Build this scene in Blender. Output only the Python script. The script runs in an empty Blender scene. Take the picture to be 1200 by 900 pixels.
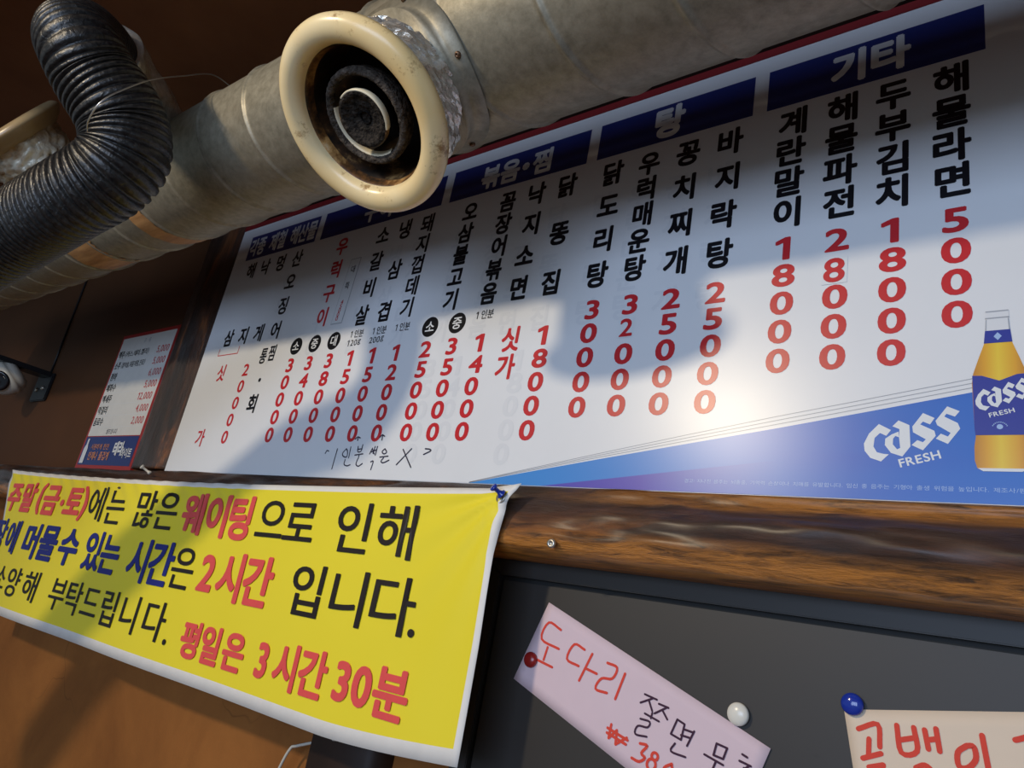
import bpy, bmesh, math, random
from mathutils import Vector, Matrix, noise
random.seed(4)
S = bpy.context.scene
COL = S.collection
PI = math.pi

# ------------------------------------------------------------------ camera, world, light, exposure
CAM = Vector((1.8654, -1.0212, 1.5))
cd = bpy.data.cameras.new('camera'); cam = bpy.data.objects.new('camera', cd); COL.objects.link(cam)
cd.sensor_width = 36.0; cd.lens = 25.123; cd.clip_start = 0.02
cr = Vector((0.78688412, 0.59093749, 0.17778152)); cu = Vector((0.05460197, -0.35363437, 0.93378871)); cf = Vector((-0.61468041, 0.72507628, 0.31053562))
cam.matrix_world = Matrix(((cr.x, cu.x, -cf.x, CAM.x), (cr.y, cu.y, -cf.y, CAM.y), (cr.z, cu.z, -cf.z, CAM.z), (0, 0, 0, 1)))
S.camera = cam
S.view_settings.view_transform = 'Standard'; S.view_settings.look = 'None'
S.view_settings.gamma = 1.0; S.view_settings.use_curve_mapping = False
S.view_settings.exposure = 0.0
w = bpy.data.worlds.new('world'); S.world = w; w.use_nodes = True
w.node_tree.nodes['Background'].inputs[0].default_value = (0.42, 0.53, 0.62, 1)
w.node_tree.nodes['Background'].inputs[1].default_value = 0.42

def area(name, loc, target, sx, sy, power, color, shape='RECTANGLE', spread=PI):
    l = bpy.data.lights.new(name, 'AREA'); l.shape = shape; l.size = sx; l.size_y = sy
    l.energy = power; l.color = color; l.spread = spread
    o = bpy.data.objects.new(name, l); COL.objects.link(o); o.location = loc
    o.rotation_euler = (Vector(target) - Vector(loc)).to_track_quat('-Z', 'Y').to_euler()
    return o
# warm dining-room lamp hanging left of the camera, and daylight from the shop window behind the camera
area('lamp_light', (0.41, -2.75, 2.71), (0.9, -0.1, 1.9), 0.18, 0.18, 38, (1.0, 0.84, 0.60), 'DISK')
area('window_light', (2.2, -4.4, 1.80), (0.9, 0.0, 2.1), 2.6, 1.5, 92, (0.55, 0.71, 1.0))

# ------------------------------------------------------------------ helpers
def link(o, parent=None):
    COL.objects.link(o)
    if parent is not None: o.parent = parent
    return o
def mesh_obj(name, verts, faces, mats, parent=None, smooth=False, mi=None):
    me = bpy.data.meshes.new(name); me.from_pydata([tuple(v) for v in verts], [], faces)
    for m in (mats if isinstance(mats, (list, tuple)) else [mats]): me.materials.append(m)
    if mi: me.polygons.foreach_set('material_index', mi)
    if smooth: me.polygons.foreach_set('use_smooth', [True] * len(me.polygons))
    me.update()
    return link(bpy.data.objects.new(name, me), parent)
def bm_obj(name, bm, mat, parent=None, smooth=False):
    me = bpy.data.meshes.new(name); bm.to_mesh(me); bm.free()
    me.materials.append(mat)
    if smooth: me.polygons.foreach_set('use_smooth', [True] * len(me.polygons))
    return link(bpy.data.objects.new(name, me), parent)
def empty(name, label, cat, group=None, loc=(0, 0, 0)):
    o = link(bpy.data.objects.new(name, None)); o.empty_display_size = 0.05; o.location = loc
    return tag(o, label, cat, group)
def tag(o, label, cat, group=None, kind=None):
    o['label'] = label; o['category'] = cat
    if group: o['group'] = group
    if kind: o['kind'] = kind
    return o
def box(bm, x0, x1, y0, y1, z0, z1, bev=0.0):
    r = bmesh.ops.create_cube(bm, size=1.0)
    for v in r['verts']:
        v.co = Vector(((x0 + x1) / 2 + v.co.x * (x1 - x0), (y0 + y1) / 2 + v.co.y * (y1 - y0), (z0 + z1) / 2 + v.co.z * (z1 - z0)))
    if bev:
        es = list({e for v in r['verts'] for e in v.link_edges})
        bmesh.ops.bevel(bm, geom=es, offset=bev, segments=2, affect='EDGES')
def boxo(name, x0, x1, y0, y1, z0, z1, mat, parent=None, bev=0.0):
    bm = bmesh.new(); box(bm, x0, x1, y0, y1, z0, z1, bev); return bm_obj(name, bm, mat, parent)
def frames(path):
    P = [Vector(p) for p in path]; n = len(P); out = []
    T = [(P[min(i + 1, n - 1)] - P[max(i - 1, 0)]).normalized() for i in range(n)]
    u = T[0].orthogonal().normalized()
    for i in range(n):
        u = (u - T[i] * u.dot(T[i])).normalized(); out.append((P[i], u, T[i].cross(u)))
    return out
def tube(path, rad, seg=8, cap=True):
    F = frames(path); V = []; Q = []
    for i, (p, u, v) in enumerate(F):
        r = rad(i) if callable(rad) else rad
        for k in range(seg):
            a = 2 * PI * k / seg; V.append(p + (u * math.cos(a) + v * math.sin(a)) * r)
    for i in range(len(F) - 1):
        for k in range(seg):
            k2 = (k + 1) % seg; Q.append((i * seg + k, i * seg + k2, (i + 1) * seg + k2, (i + 1) * seg + k))
    if cap:
        Q.append(tuple(range(seg - 1, -1, -1))); Q.append(tuple((len(F) - 1) * seg + k for k in range(seg)))
    return V, Q
def catmull(P, n):
    P = [Vector(p) for p in P]; P = [2 * P[0] - P[1]] + P + [2 * P[-1] - P[-2]]; out = []
    for i in range(1, len(P) - 2):
        for k in range(n):
            t = k / n
            a, b, c, d = P[i - 1:i + 3]
            out.append(0.5 * ((2 * b) + (c - a) * t + (2 * a - 5 * b + 4 * c - d) * t * t + (3 * b - a - 3 * c + d) * t ** 3))
    out.append(P[-2]); return out
def resample(P, step):
    L = [0.0]
    for a, b in zip(P, P[1:]): L.append(L[-1] + (b - a).length)
    n = max(2, int(L[-1] / step)); out = []; j = 0
    for i in range(n + 1):
        s = L[-1] * i / n
        while j < len(L) - 2 and L[j + 1] < s: j += 1
        t = (s - L[j]) / max(1e-9, L[j + 1] - L[j]); out.append(P[j].lerp(P[j + 1], min(1, t)))
    return out
def lathe(profile, origin, axis, seg=64, wob=None, xref=Vector((1, 0, 0))):
    """profile: (radius, height along the axis); returns verts, faces, in world space"""
    ax = Vector(axis).normalized(); u = (Vector(xref) - ax * ax.dot(Vector(xref))).normalized(); v = ax.cross(u); V = []; Q = []
    for i, (r, h) in enumerate(profile):
        for k in range(seg):
            a = 2 * PI * k / seg; dr, dh = wob(i, a) if wob else (0, 0)
            V.append(Vector(origin) + (u * math.cos(a) + v * math.sin(a)) * max(0.0, r + dr) + ax * (h + dh))
    for i in range(len(profile) - 1):
        for k in range(seg):
            k2 = (k + 1) % seg; Q.append((i * seg + k, i * seg + k2, (i + 1) * seg + k2, (i + 1) * seg + k))
    return V, Q

# ------------------------------------------------------------------ materials
class NT:
    def __init__(s, name):
        s.m = bpy.data.materials.new(name); s.m.use_nodes = True; s.t = s.m.node_tree; s.b = s.t.nodes['Principled BSDF']
        s.tc = s.t.nodes.new('ShaderNodeTexCoord')
    def n(s, typ, **kw):
        nd = s.t.nodes.new(typ)
        for k, v in kw.items():
            if k in nd.inputs: nd.inputs[k].default_value = v
            else: setattr(nd, k, v)
        return nd
    def l(s, a, b): s.t.links.new(a, b)
    def mapped(s, scale=(1, 1, 1), rot=(0, 0, 0), loc=(0, 0, 0)):
        mp = s.n('ShaderNodeMapping'); mp.inputs['Scale'].default_value = scale; mp.inputs['Rotation'].default_value = rot; mp.inputs['Location'].default_value = loc
        s.l(s.tc.outputs['Object'], mp.inputs['Vector']); return mp.outputs['Vector']
    def noise(s, vec, scale, detail=4.0, rough=0.55, dist=0.0):
        nd = s.n('ShaderNodeTexNoise'); nd.inputs['Scale'].default_value = scale; nd.inputs['Detail'].default_value = detail
        nd.inputs['Roughness'].default_value = rough; nd.inputs['Distortion'].default_value = dist; s.l(vec, nd.inputs['Vector']); return nd.outputs['Fac']
    def ramp(s, fac, stops, interp='LINEAR'):
        r = s.n('ShaderNodeValToRGB'); e = r.color_ramp.elements; r.color_ramp.interpolation = interp
        while len(e) < len(stops): e.new(0.5)
        for el, (p, c) in zip(e, stops): el.position = p; el.color = (c + (1,)) if len(c) == 3 else c
        s.l(fac, r.inputs['Fac']); return r.outputs['Color']
    def mix(s, fac, a, b, mode='MIX'):
        m = s.n('ShaderNodeMix', data_type='RGBA', blend_type=mode)
        for sock, val in ((m.inputs[0], fac), (m.inputs[6], a), (m.inputs[7], b)):
            if hasattr(val, 'is_output'): s.l(val, sock)
            else: sock.default_value = val if isinstance(val, (int, float)) else (tuple(val) + (1,) if len(val) == 3 else val)
        return m.outputs[2]
    def bump(s, fac, strength=0.3, dist=0.01):
        b = s.n('ShaderNodeBump'); b.inputs['Strength'].default_value = strength; b.inputs['Distance'].default_value = dist
        s.l(fac, b.inputs['Height']); s.l(b.outputs['Normal'], s.b.inputs['Normal'])
    def col(s, c):
        if hasattr(c, 'is_output'): s.l(c, s.b.inputs['Base Color'])
        else: s.b.inputs['Base Color'].default_value = tuple(c) + (1,)
        return s
    def set(s, rough=0.5, metal=0.0, spec=0.5, **kw):
        s.b.inputs['Roughness'].default_value = rough; s.b.inputs['Metallic'].default_value = metal; s.b.inputs['Specular IOR Level'].default_value = spec
        for k, v in kw.items(): s.b.inputs[k].default_value = v
        return s.m
def flat(name, c, rough=0.5, metal=0.0, spec=0.5, var=0.08, scale=30, bump=0.0):
    t = NT(name); f = t.noise(t.mapped(), scale)
    t.col(t.mix(f, [x * (1 - var) for x in c], [min(1, x * (1 + var)) for x in c]))
    if bump: t.bump(f, bump, 0.002)
    return t.set(rough, metal, spec)

BOARD_R = 0.30
def printed(name, c): return flat(name, c, BOARD_R, 0, 0.5, 0.03, 12)
M = {}
M['board_white'] = printed('board_white', (0.74, 0.75, 0.77))
M['ghost'] = printed('ghost_print', (0.695, 0.708, 0.734))
M['band_blue'] = printed('band_blue', (0.012, 0.026, 0.16))
M['ink_black'] = printed('ink_black', (0.006, 0.006, 0.009))
M['ink_red'] = printed('ink_red', (0.55, 0.022, 0.03))
M['ink_white'] = printed('ink_white', (0.72, 0.74, 0.76))
M['ink_grey'] = printed('ink_grey', (0.36, 0.38, 0.42))
M['ink_pale'] = printed('ink_pale', (0.34, 0.48, 0.76))
M['pen'] = printed('pen_ink', (0.03, 0.025, 0.05))
M['red_strip'] = flat('red_strip', (0.22, 0.014, 0.018), 0.45)
t = NT('swoosh_blue'); sx = t.n('ShaderNodeSeparateXYZ'); t.l(t.tc.outputs['Object'], sx.inputs[0])
mr = t.n('ShaderNodeMapRange'); mr.inputs['From Min'].default_value = 1.0; mr.inputs['From Max'].default_value = 1.9; t.l(sx.outputs['X'], mr.inputs['Value'])
a1 = t.ramp(mr.outputs[0], [(0.0, (0.07, 0.29, 0.68)), (0.35, (0.06, 0.24, 0.64)), (0.55, (0.10, 0.22, 0.62)), (0.72, (0.035, 0.11, 0.50)), (1.0, (0.03, 0.13, 0.52))])
nz = t.noise(t.mapped((1.2, 1, 14), (0, -0.12, 0)), 2.2, 2, 0.4)
base = t.mix(nz, a1, t.mix(0.5, a1, (0.02, 0.22, 0.62)))
k1 = t.n('ShaderNodeMath', operation='MULTIPLY_ADD'); t.l(sx.outputs['X'], k1.inputs[0]); k1.inputs[1].default_value = -0.125; k1.inputs[2].default_value = 0.15
k2 = t.n('ShaderNodeMath', operation='ADD'); t.l(k1.outputs[0], k2.inputs[0]); t.l(sx.outputs['Z'], k2.inputs[1])
k2b = t.n('ShaderNodeMapRange'); t.l(k2.outputs[0], k2b.inputs['Value']); k2b.inputs['From Min'].default_value = 1.7140; k2b.inputs['From Max'].default_value = 1.7155
k2b.inputs['To Min'].default_value = 1.0; k2b.inputs['To Max'].default_value = 0.0
k3 = t.n('ShaderNodeMapRange'); t.l(sx.outputs['X'], k3.inputs['Value']); k3.inputs['From Min'].default_value = 1.36; k3.inputs['From Max'].default_value = 1.56; k3.inputs['To Min'].default_value = 1.0; k3.inputs['To Max'].default_value = 0.0
k4 = t.n('ShaderNodeMath', operation='MULTIPLY'); t.l(k2b.outputs[0], k4.inputs[0]); t.l(k3.outputs[0], k4.inputs[1])
t.col(t.mix(k4.outputs[0], base, (0.095, 0.075, 0.44))); M['swoosh'] = t.set(BOARD_R)
t = NT('beer_amber'); sx = t.n('ShaderNodeSeparateXYZ'); t.l(t.tc.outputs['Object'], sx.inputs[0])
mr = t.n('ShaderNodeMapRange'); mr.inputs['From Min'].default_value = 1.775; mr.inputs['From Max'].default_value = 1.828; t.l(sx.outputs['X'], mr.inputs['Value'])
t.col(t.ramp(mr.outputs[0], [(0, (0.50, 0.20, 0.03)), (0.25, (0.72, 0.36, 0.03)), (0.5, (0.80, 0.56, 0.05)), (0.8, (0.72, 0.36, 0.03)), (1, (0.5, 0.2, 0.03))])); M['beer'] = t.set(BOARD_R)
M['label_blue'] = printed('label_blue', (0.025, 0.04, 0.30))

t = NT('plaster_ochre'); v = t.mapped()
c1 = t.ramp(t.noise(v, 2.6, 6, 0.6, 0.6), [(0.3, (0.21, 0.076, 0.019)), (0.7, (0.34, 0.132, 0.032))])
cw = t.n('ShaderNodeTexVoronoi', feature='DISTANCE_TO_EDGE'); cw.inputs['Scale'].default_value = 2.3
wv = t.n('ShaderNodeVectorMath', operation='MULTIPLY_ADD'); nn = t.n('ShaderNodeTexNoise'); nn.inputs['Scale'].default_value = 6; t.l(v, nn.inputs['Vector'])
t.l(nn.outputs['Color'], wv.inputs[0]); wv.inputs[1].default_value = (0.25, 0.25, 0.25); t.l(v, wv.inputs[2]); t.l(wv.outputs[0], cw.inputs['Vector'])
cm = t.ramp(cw.outputs['Distance'], [(0.0, (1, 1, 1)), (0.006, (0, 0, 0))]); msk = t.ramp(t.noise(v, 1.7, 2), [(0.5, (0, 0, 0)), (0.62, (0.55, 0.55, 0.55))])
t.col(t.mix(t.mix(1.0, cm, msk, 'MULTIPLY'), c1, (0.10, 0.04, 0.012))); t.bump(t.noise(v, 38, 5, 0.6), 0.35, 0.004); M['plaster'] = t.set(0.85, 0, 0.2)
M['ceiling'] = flat('ceiling_dark', (0.30, 0.125, 0.055), 0.8, 0, 0.2, 0.3, 5, 0.3)
M['floor'] = flat('floor_brown', (0.16, 0.09, 0.05), 0.6, 0, 0.4, 0.3, 3)

def wood(name, axis, zlo=None, zhi=None, dark=0.0):
    """varnished log: dark bark stain with orange bare patches, grain along the axis"""
    t = NT(name); st = (0.9, 4.0, 4.6) if axis == 'x' else (4.6, 4.0, 0.9)
    v = t.mapped(st)
    big = t.noise(v, 2.4, 7, 0.66, 0.9); fine = t.noise(t.mapped((3, 22, 22) if axis == 'x' else (22, 22, 3)), 4.0, 8, 0.7, 0.6)
    c = t.ramp(big, [(0.30 + dark, (0.006, 0.004, 0.003)), (0.44 + dark, (0.030, 0.011, 0.006)), (0.53 + dark, (0.085, 0.030, 0.012)), (0.60 + dark, (0.26, 0.085, 0.020)), (0.72 + dark, (0.48, 0.20, 0.05))])
    c = t.mix(t.ramp(fine, [(0.36, (0.75, 0.75, 0.75)), (0.56, (0, 0, 0))]), c, (0.014, 0.007, 0.004))
    mot = t.noise(t.mapped(), 9, 6, 0.65)
    c = t.mix(t.ramp(mot, [(0.60, (0, 0, 0)), (0.72, (0.6, 0.6, 0.6))]), c, (0.09, 0.05, 0.045))
    if zlo is not None:
        sx = t.n('ShaderNodeSeparateXYZ'); t.l(t.tc.outputs['Object'], sx.inputs[0])
        ad = t.n('ShaderNodeMath', operation='MULTIPLY_ADD'); t.l(t.noise(v, 3.0, 4), ad.inputs[0]); ad.inputs[1].default_value = 0.022; t.l(sx.outputs['Z'], ad.inputs[2])
        mr = t.n('ShaderNodeMapRange'); mr.inputs['From Min'].default_value = zlo; mr.inputs['From Max'].default_value = zhi; t.l(ad.outputs[0], mr.inputs['Value'])
        k = t.ramp(mr.outputs[0], [(0.0, (1, 1, 1)), (0.30, (0.9, 0.9, 0.9)), (0.50, (0, 0, 0)), (0.86, (0, 0, 0)), (0.92, (0.8, 0.8, 0.8))])
        xr = t.n('ShaderNodeMapRange'); t.l(sx.outputs['X'], xr.inputs['Value']); xr.inputs['From Min'].default_value = 1.15; xr.inputs['From Max'].default_value = 1.6  # top edge loses its orange leftward, painting in the shadow there
        zs = t.n('ShaderNodeMath', operation='LESS_THAN'); t.l(sx.outputs['Z'], zs.inputs[0]); zs.inputs[1].default_value = 1.66
        mx = t.n('ShaderNodeMath', operation='MAXIMUM'); t.l(xr.outputs[0], mx.inputs[0]); t.l(zs.outputs[0], mx.inputs[1]); k = t.mix(1.0, k, mx.outputs[0], 'MULTIPLY')
        kb = t.ramp(mr.outputs[0], [(0.40, (0, 0, 0)), (0.62, (0.62, 0.62, 0.62)), (0.90, (0.78, 0.78, 0.78)), (0.96, (0.2, 0.2, 0.2))])
        c = t.mix(kb, c, t.mix(fine, (0.020, 0.009, 0.006), (0.085, 0.036, 0.020)))
        c = t.mix(t.mix(1.0, k, t.ramp(fine, [(0.34, (0.1, 0.1, 0.1)), (0.55, (1, 1, 1))]), 'MULTIPLY'), c, (0.62, 0.235, 0.036))
    t.col(c); t.bump(t.mix(0.35, t.mix(0.5, big, fine), t.noise(t.mapped((14, 60, 60) if axis == 'x' else (60, 60, 14)), 2.0, 8, 0.75)), 1.0, 0.014)
    return t.set(0.34, 0, 0.55, **{'Coat Weight': 0.45, 'Coat Roughness': 0.33})
M['log'] = wood('log_wood', 'x', 1.598, 1.712, 0.03)
M['post'] = wood('post_wood', 'z', dark=0.02)
M['dark_wood'] = flat('dark_wood', (0.022, 0.010, 0.006), 0.55, 0, 0.4, 0.5, 14, 0.4)

t = NT('galvanised_steel'); v = t.mapped()
c = t.ramp(t.noise(v, 60, 4, 0.7), [(0.3, (0.20, 0.178, 0.128)), (0.7, (0.34, 0.305, 0.23))])
c = t.mix(t.ramp(t.noise(v, 5, 4, 0.6), [(0.45, (0, 0, 0)), (0.75, (0.5, 0.5, 0.5))]), c, (0.26, 0.20, 0.13))
t.col(c); t.bump(t.noise(v, 110, 3), 0.18, 0.0015); M['steel'] = t.set(0.5, 0.45, 0.4)
t = NT('kraft_tape'); v = t.mapped((1, 6, 6)); t.col(t.ramp(t.noise(v, 12, 5), [(0.3, (0.30, 0.13, 0.04)), (0.7, (0.55, 0.29, 0.11))])); M['tape'] = t.set(0.5)
t = NT('foil_tape'); v = t.mapped(); t.col(t.ramp(t.noise(v, 20, 5, 0.65, 1.0), [(0.35, (0.50, 0.42, 0.33)), (0.65, (0.80, 0.77, 0.70))])); t.bump(t.noise(v, 24, 5, 0.6, 2.2), 0.6, 0.006); M['foil'] = t.set(0.24, 0.62, 0.5)
t = NT('grease_foil'); v = t.mapped(); t.col(t.ramp(t.noise(v, 14, 5, 0.65, 1.0), [(0.38, (0.30, 0.19, 0.09)), (0.60, (0.58, 0.53, 0.42))])); t.bump(t.noise(v, 20, 5, 0.6, 2.2), 0.6, 0.006); M['foil2'] = t.set(0.42, 0.3, 0.5)
t = NT('cream_enamel'); v = t.mapped()
c = t.ramp(t.noise(v, 7, 4, 0.5), [(0.35, (0.86, 0.62, 0.28)), (0.65, (0.90, 0.74, 0.44))])
c = t.mix(t.ramp(t.noise(v, 22, 7, 0.75), [(0.585, (0, 0, 0)), (0.68, (0.85, 0.85, 0.85))]), c, (0.28, 0.13, 0.03)); t.col(c); M['cream'] = t.set(0.28, 0, 0.5)
t = NT('scorched_enamel'); v = t.mapped(); t.col(t.ramp(t.noise(v, 18, 6, 0.7), [(0.44, (0.010, 0.007, 0.005)), (0.56, (0.06, 0.026, 0.009)), (0.68, (0.42, 0.24, 0.09))])); M['scorched'] = t.set(0.5)
t = NT('burnt_edge'); v = t.mapped(); t.col(t.ramp(t.noise(v, 14, 6, 0.7), [(0.42, (0.012, 0.008, 0.005)), (0.52, (0.14, 0.058, 0.015)), (0.62, (0.50, 0.27, 0.09)), (0.72, (0.80, 0.68, 0.45))])); M['burnt'] = t.set(0.4)
M['soot_black'] = flat('soot_black', (0.006, 0.005, 0.005), 0.8, 0, 0.2)
t = NT('sooty_fuzz'); v = t.mapped(); t.col(t.ramp(t.noise(v, 90, 5, 0.7), [(0.35, (0.016, 0.013, 0.011)), (0.7, (0.13, 0.105, 0.085))])); t.bump(t.noise(v, 160, 3), 1.0, 0.006); M['fuzz'] = t.set(0.95, 0, 0.1)
t = NT('soot_fuzz_dark'); v = t.mapped(); t.col(t.ramp(t.noise(v, 80, 5, 0.7), [(0.38, (0.008, 0.007, 0.006)), (0.75, (0.075, 0.060, 0.048))])); t.bump(t.noise(v, 150, 3), 1.0, 0.006); M['fuzz_dark'] = t.set(0.95, 0, 0.1)
M['cream_lip'] = flat('cream_lip', (0.78, 0.68, 0.48), 0.35, 0, 0.5, 0.2, 40)
t = NT('dull_vent_enamel'); v = t.mapped(); t.col(t.ramp(t.noise(v, 8, 5, 0.6), [(0.3, (0.20, 0.12, 0.05)), (0.7, (0.36, 0.27, 0.15))])); M['dull_vent'] = t.set(0.32)
t = NT('black_hose'); v = t.mapped(); f = t.noise(v, 130, 3, 0.6)
t.col(t.ramp(f, [(0.4, (0.007, 0.007, 0.008)), (0.7, (0.03, 0.028, 0.026))])); t.bump(t.noise(v, 75, 4, 0.65, 0.8), 0.55, 0.004); M['hose'] = t.set(0.36, 0, 0.5)
M['wire'] = flat('tie_wire', (0.55, 0.55, 0.53), 0.3, 0.9)
M['black_plastic'] = flat('black_plastic', (0.008, 0.008, 0.010), 0.4)
M['white_plastic'] = flat('white_plastic', (0.56, 0.53, 0.46), 0.35)
M['lens'] = flat('lens_black', (0.004, 0.004, 0.008), 0.12, 0, 0.6)
M['screw'] = flat('screw_metal', (0.55, 0.50, 0.42), 0.35, 0.85)
M['rivet'] = flat('rivet_brown', (0.16, 0.09, 0.05), 0.35, 0.7)
t = NT('yellow_vinyl'); v = t.mapped(); t.col(t.mix(t.noise(v, 3, 3), (0.84, 0.69, 0.022), (0.90, 0.76, 0.04))); t.bump(t.noise(t.mapped((1, 1, 1), (0, 0.7, 0)), 240, 2), 0.05, 0.001); M['yellow'] = t.set(0.5, 0, 0.4)
M['hem'] = flat('banner_hem', (0.80, 0.77, 0.72), 0.55)
M['ban_red'] = flat('banner_red', (0.78, 0.085, 0.080), 0.5, 0, 0.4)
M['ban_blue'] = flat('banner_blue', (0.012, 0.018, 0.20), 0.5, 0, 0.4)
M['ban_black'] = flat('banner_black', (0.016, 0.010, 0.009), 0.5, 0, 0.4)
t = NT('blackboard_paint'); v = t.mapped(); c = t.mix(t.noise(v, 2.2, 4), (0.024, 0.021, 0.019), (0.034, 0.030, 0.027))
c = t.mix(t.ramp(t.noise(v, 26, 2, 0.5), [(0.72, (0, 0, 0)), (0.78, (0.8, 0.8, 0.8))]), c, (0.012, 0.010, 0.009)); t.col(c); M['blackboard'] = t.set(0.5, 0, 0.45)
M['groove'] = flat('groove_black', (0.006, 0.006, 0.006), 0.7)
M['pink_paper'] = flat('pink_paper', (0.70, 0.55, 0.60), 0.75, 0, 0.25, 0.03)
M['cream_paper'] = flat('cream_paper', (0.76, 0.62, 0.48), 0.75, 0, 0.25, 0.03)
M['marker_red'] = flat('marker_red', (0.70, 0.07, 0.045), 0.7, 0, 0.2)
M['marker_dark'] = flat('marker_violet_black', (0.055, 0.022, 0.045), 0.7, 0, 0.2)
M['magnet_red'] = flat('magnet_red', (0.28, 0.014, 0.014), 0.2)
M['magnet_white'] = flat('magnet_white', (0.78, 0.75, 0.66), 0.25)
M['magnet_blue'] = flat('magnet_blue', (0.012, 0.035, 0.32), 0.12, 0, 0.6)
M['poster_white'] = flat('poster_white', (0.70, 0.68, 0.64), 0.35)
M['poster_red'] = flat('poster_red', (0.36, 0.022, 0.02), 0.4)
M['poster_orange'] = flat('poster_orange', (0.62, 0.24, 0.12), 0.4)

# ------------------------------------------------------------------ text
_cache = {}
def glyph(ch, bold):
    k = (ch, bold)
    if k not in _cache and bold:
        V0, F0, w0 = glyph(ch, 0); V = []; Fc = []; n = 8
        for q in range(n + 1):
            dx, dy = (0, 0) if q == n else (bold * math.cos(2 * PI * q / n + PI / 8) * 1.08, bold * math.sin(2 * PI * q / n + PI / 8) * 1.08)
            b = len(V); V += [(x + dx, y + dy, q) for x, y, _ in V0]; Fc += [tuple(i + b for i in f) for f in F0]
        _cache[k] = (V, Fc, w0 + 2 * bold)
    elif k not in _cache and ch == '1':
        _cache[k] = ([(-0.02, -0.36, 0), (0.085, -0.36, 0), (0.085, 0.36, 0), (0.0, 0.36, 0), (-0.19, 0.255, 0), (-0.19, 0.165, 0), (-0.02, 0.245, 0)], [(0, 1, 2, 3, 6), (3, 4, 5, 6)], 0.30)
    elif k not in _cache:
        c = bpy.data.curves.new('g', 'FONT'); c.body = ch; c.offset = 0.0; c.resolution_u = 4; c.fill_mode = 'FRONT'
        o = bpy.data.objects.new('g', c); COL.objects.link(o)
        dg = bpy.context.evaluated_depsgraph_get(); me = bpy.data.meshes.new_from_object(o.evaluated_get(dg))
        V = [(v.co.x, v.co.y) for v in me.vertices]; Fc = [tuple(p.vertices) for p in me.polygons]
        bpy.data.objects.remove(o); bpy.data.curves.remove(c); bpy.data.meshes.remove(me)
        xs = [v[0] for v in V] or [0]; ys = [v[1] for v in V] or [0]
        han = ord(ch) > 0x3000
        cx = (min(xs) + max(xs)) / 2; cy = 0.372 if han else (min(ys) + max(ys)) / 2
        if ch in '.,': cy = 0.35
        _cache[k] = ([(x - cx, y - cy, 0) for x, y in V], Fc, max(xs) - min(xs))
    return _cache[k]
class Text:
    """collects glyphs laid on the plane y (or on a surface function) and links them as one mesh"""
    def __init__(s): s.V = []; s.F = []
    def put(s, ch, x, z, h, sx=1.0, bold=0.03, rot=0.0, shear=0.0):
        if ch == ' ': return
        V, Fc, _ = glyph(ch, bold); b = len(s.V); c, sn = math.cos(rot), math.sin(rot)
        for gx, gy, q in V:
            gx2 = gx * h * sx + gy * h * shear; gy2 = gy * h
            s.V.append((x + gx2 * c - gy2 * sn, z + gx2 * sn + gy2 * c, q * 1.2e-5))
        s.F += [tuple(i + b for i in f) for f in Fc]
    def row(s, st, x0, z0, x1, z1, h, sx=1.0, bold=0.03, rot=0.0):
        n = len(st)
        for i, ch in enumerate(st):
            k = i / (n - 1) if n > 1 else 0.5
            s.put(ch, x0 + (x1 - x0) * k, z0 + (z1 - z0) * k, h, sx, bold, rot)
        return s
    def line(s, st, x, z, h, sx=1.0, bold=0.02, width=None, rot=0.0):
        """natural advance; fitted to the width, starting at x"""
        adv = []
        for ch in st:
            adv.append(0.45 if ch == ' ' else (0.92 if ord(ch) > 0x3000 else glyph(ch, bold)[2] + 0.10))
        tot = sum(adv) * h * sx
        if width: sx *= width / tot
        p = 0
        for ch, a in zip(st, adv):
            d = (p + a / 2) * h * sx
            s.put(ch, x + d * math.cos(rot), z + d * math.sin(rot), h, sx, bold, rot); p += a
        return s
    def build(s, name, mat, parent, y, label=None):
        V = [(x, (y(x, z) if callable(y) else y) - q, z) for x, z, q in s.V]
        o = mesh_obj(name, V, s.F, mat, parent)
        if label: o['label'] = label
        return o
def poly(name, pts, y, mat, parent):
    return mesh_obj(name, [(x, y, z) for x, z in pts], [tuple(range(len(pts)))], mat, parent)
def polys(name, lists, y, mat, parent):
    V = []; F = []
    for p in lists:
        F.append(tuple(range(len(V), len(V) + len(p)))); V += [(x, y, z) for x, z in p]
    return mesh_obj(name, V, F, mat, parent)
def strokes(lines, wd, y, name, mat, parent, tf=None, smooth=3):
    """pen strokes as flat ribbons with round ends"""
    V = []; F = []
    for li, L in enumerate(lines):
        P = [Vector((a, b, 0)) for a, b in L]; D = Vector((0, 0, 2.2e-5 * (li % 30)))
        if len(P) > 2: P = catmull(P, smooth)
        n = len(P); b = len(V)
        for i in range(n):
            T = (P[min(i + 1, n - 1)] - P[max(i - 1, 0)]).normalized(); N = Vector((-T.y, T.x, 0)) * wd / 2
            V += [P[i] + N + D, P[i] - N + D]
        for i in range(n - 1): F.append((b + 2 * i, b + 2 * i + 1, b + 2 * i + 3, b + 2 * i + 2))
        for e in (0, n - 1):
            c = len(V); V += [P[e] + D + Vector((0, 0, 1.4e-5 if e else 0.7e-5)) + Vector((math.cos(2 * PI * k / 10), math.sin(2 * PI * k / 10), 0)) * wd / 2 for k in range(10)]; F.append(tuple(range(c, c + 10)))
    f = tf or (lambda a, b: (a, b))
    out = []
    for i, v in enumerate(V):
        x, z = f(v.x, v.y); out.append((x, y - v.z, z))
    return mesh_obj(name, out, F, mat, parent)

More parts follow.
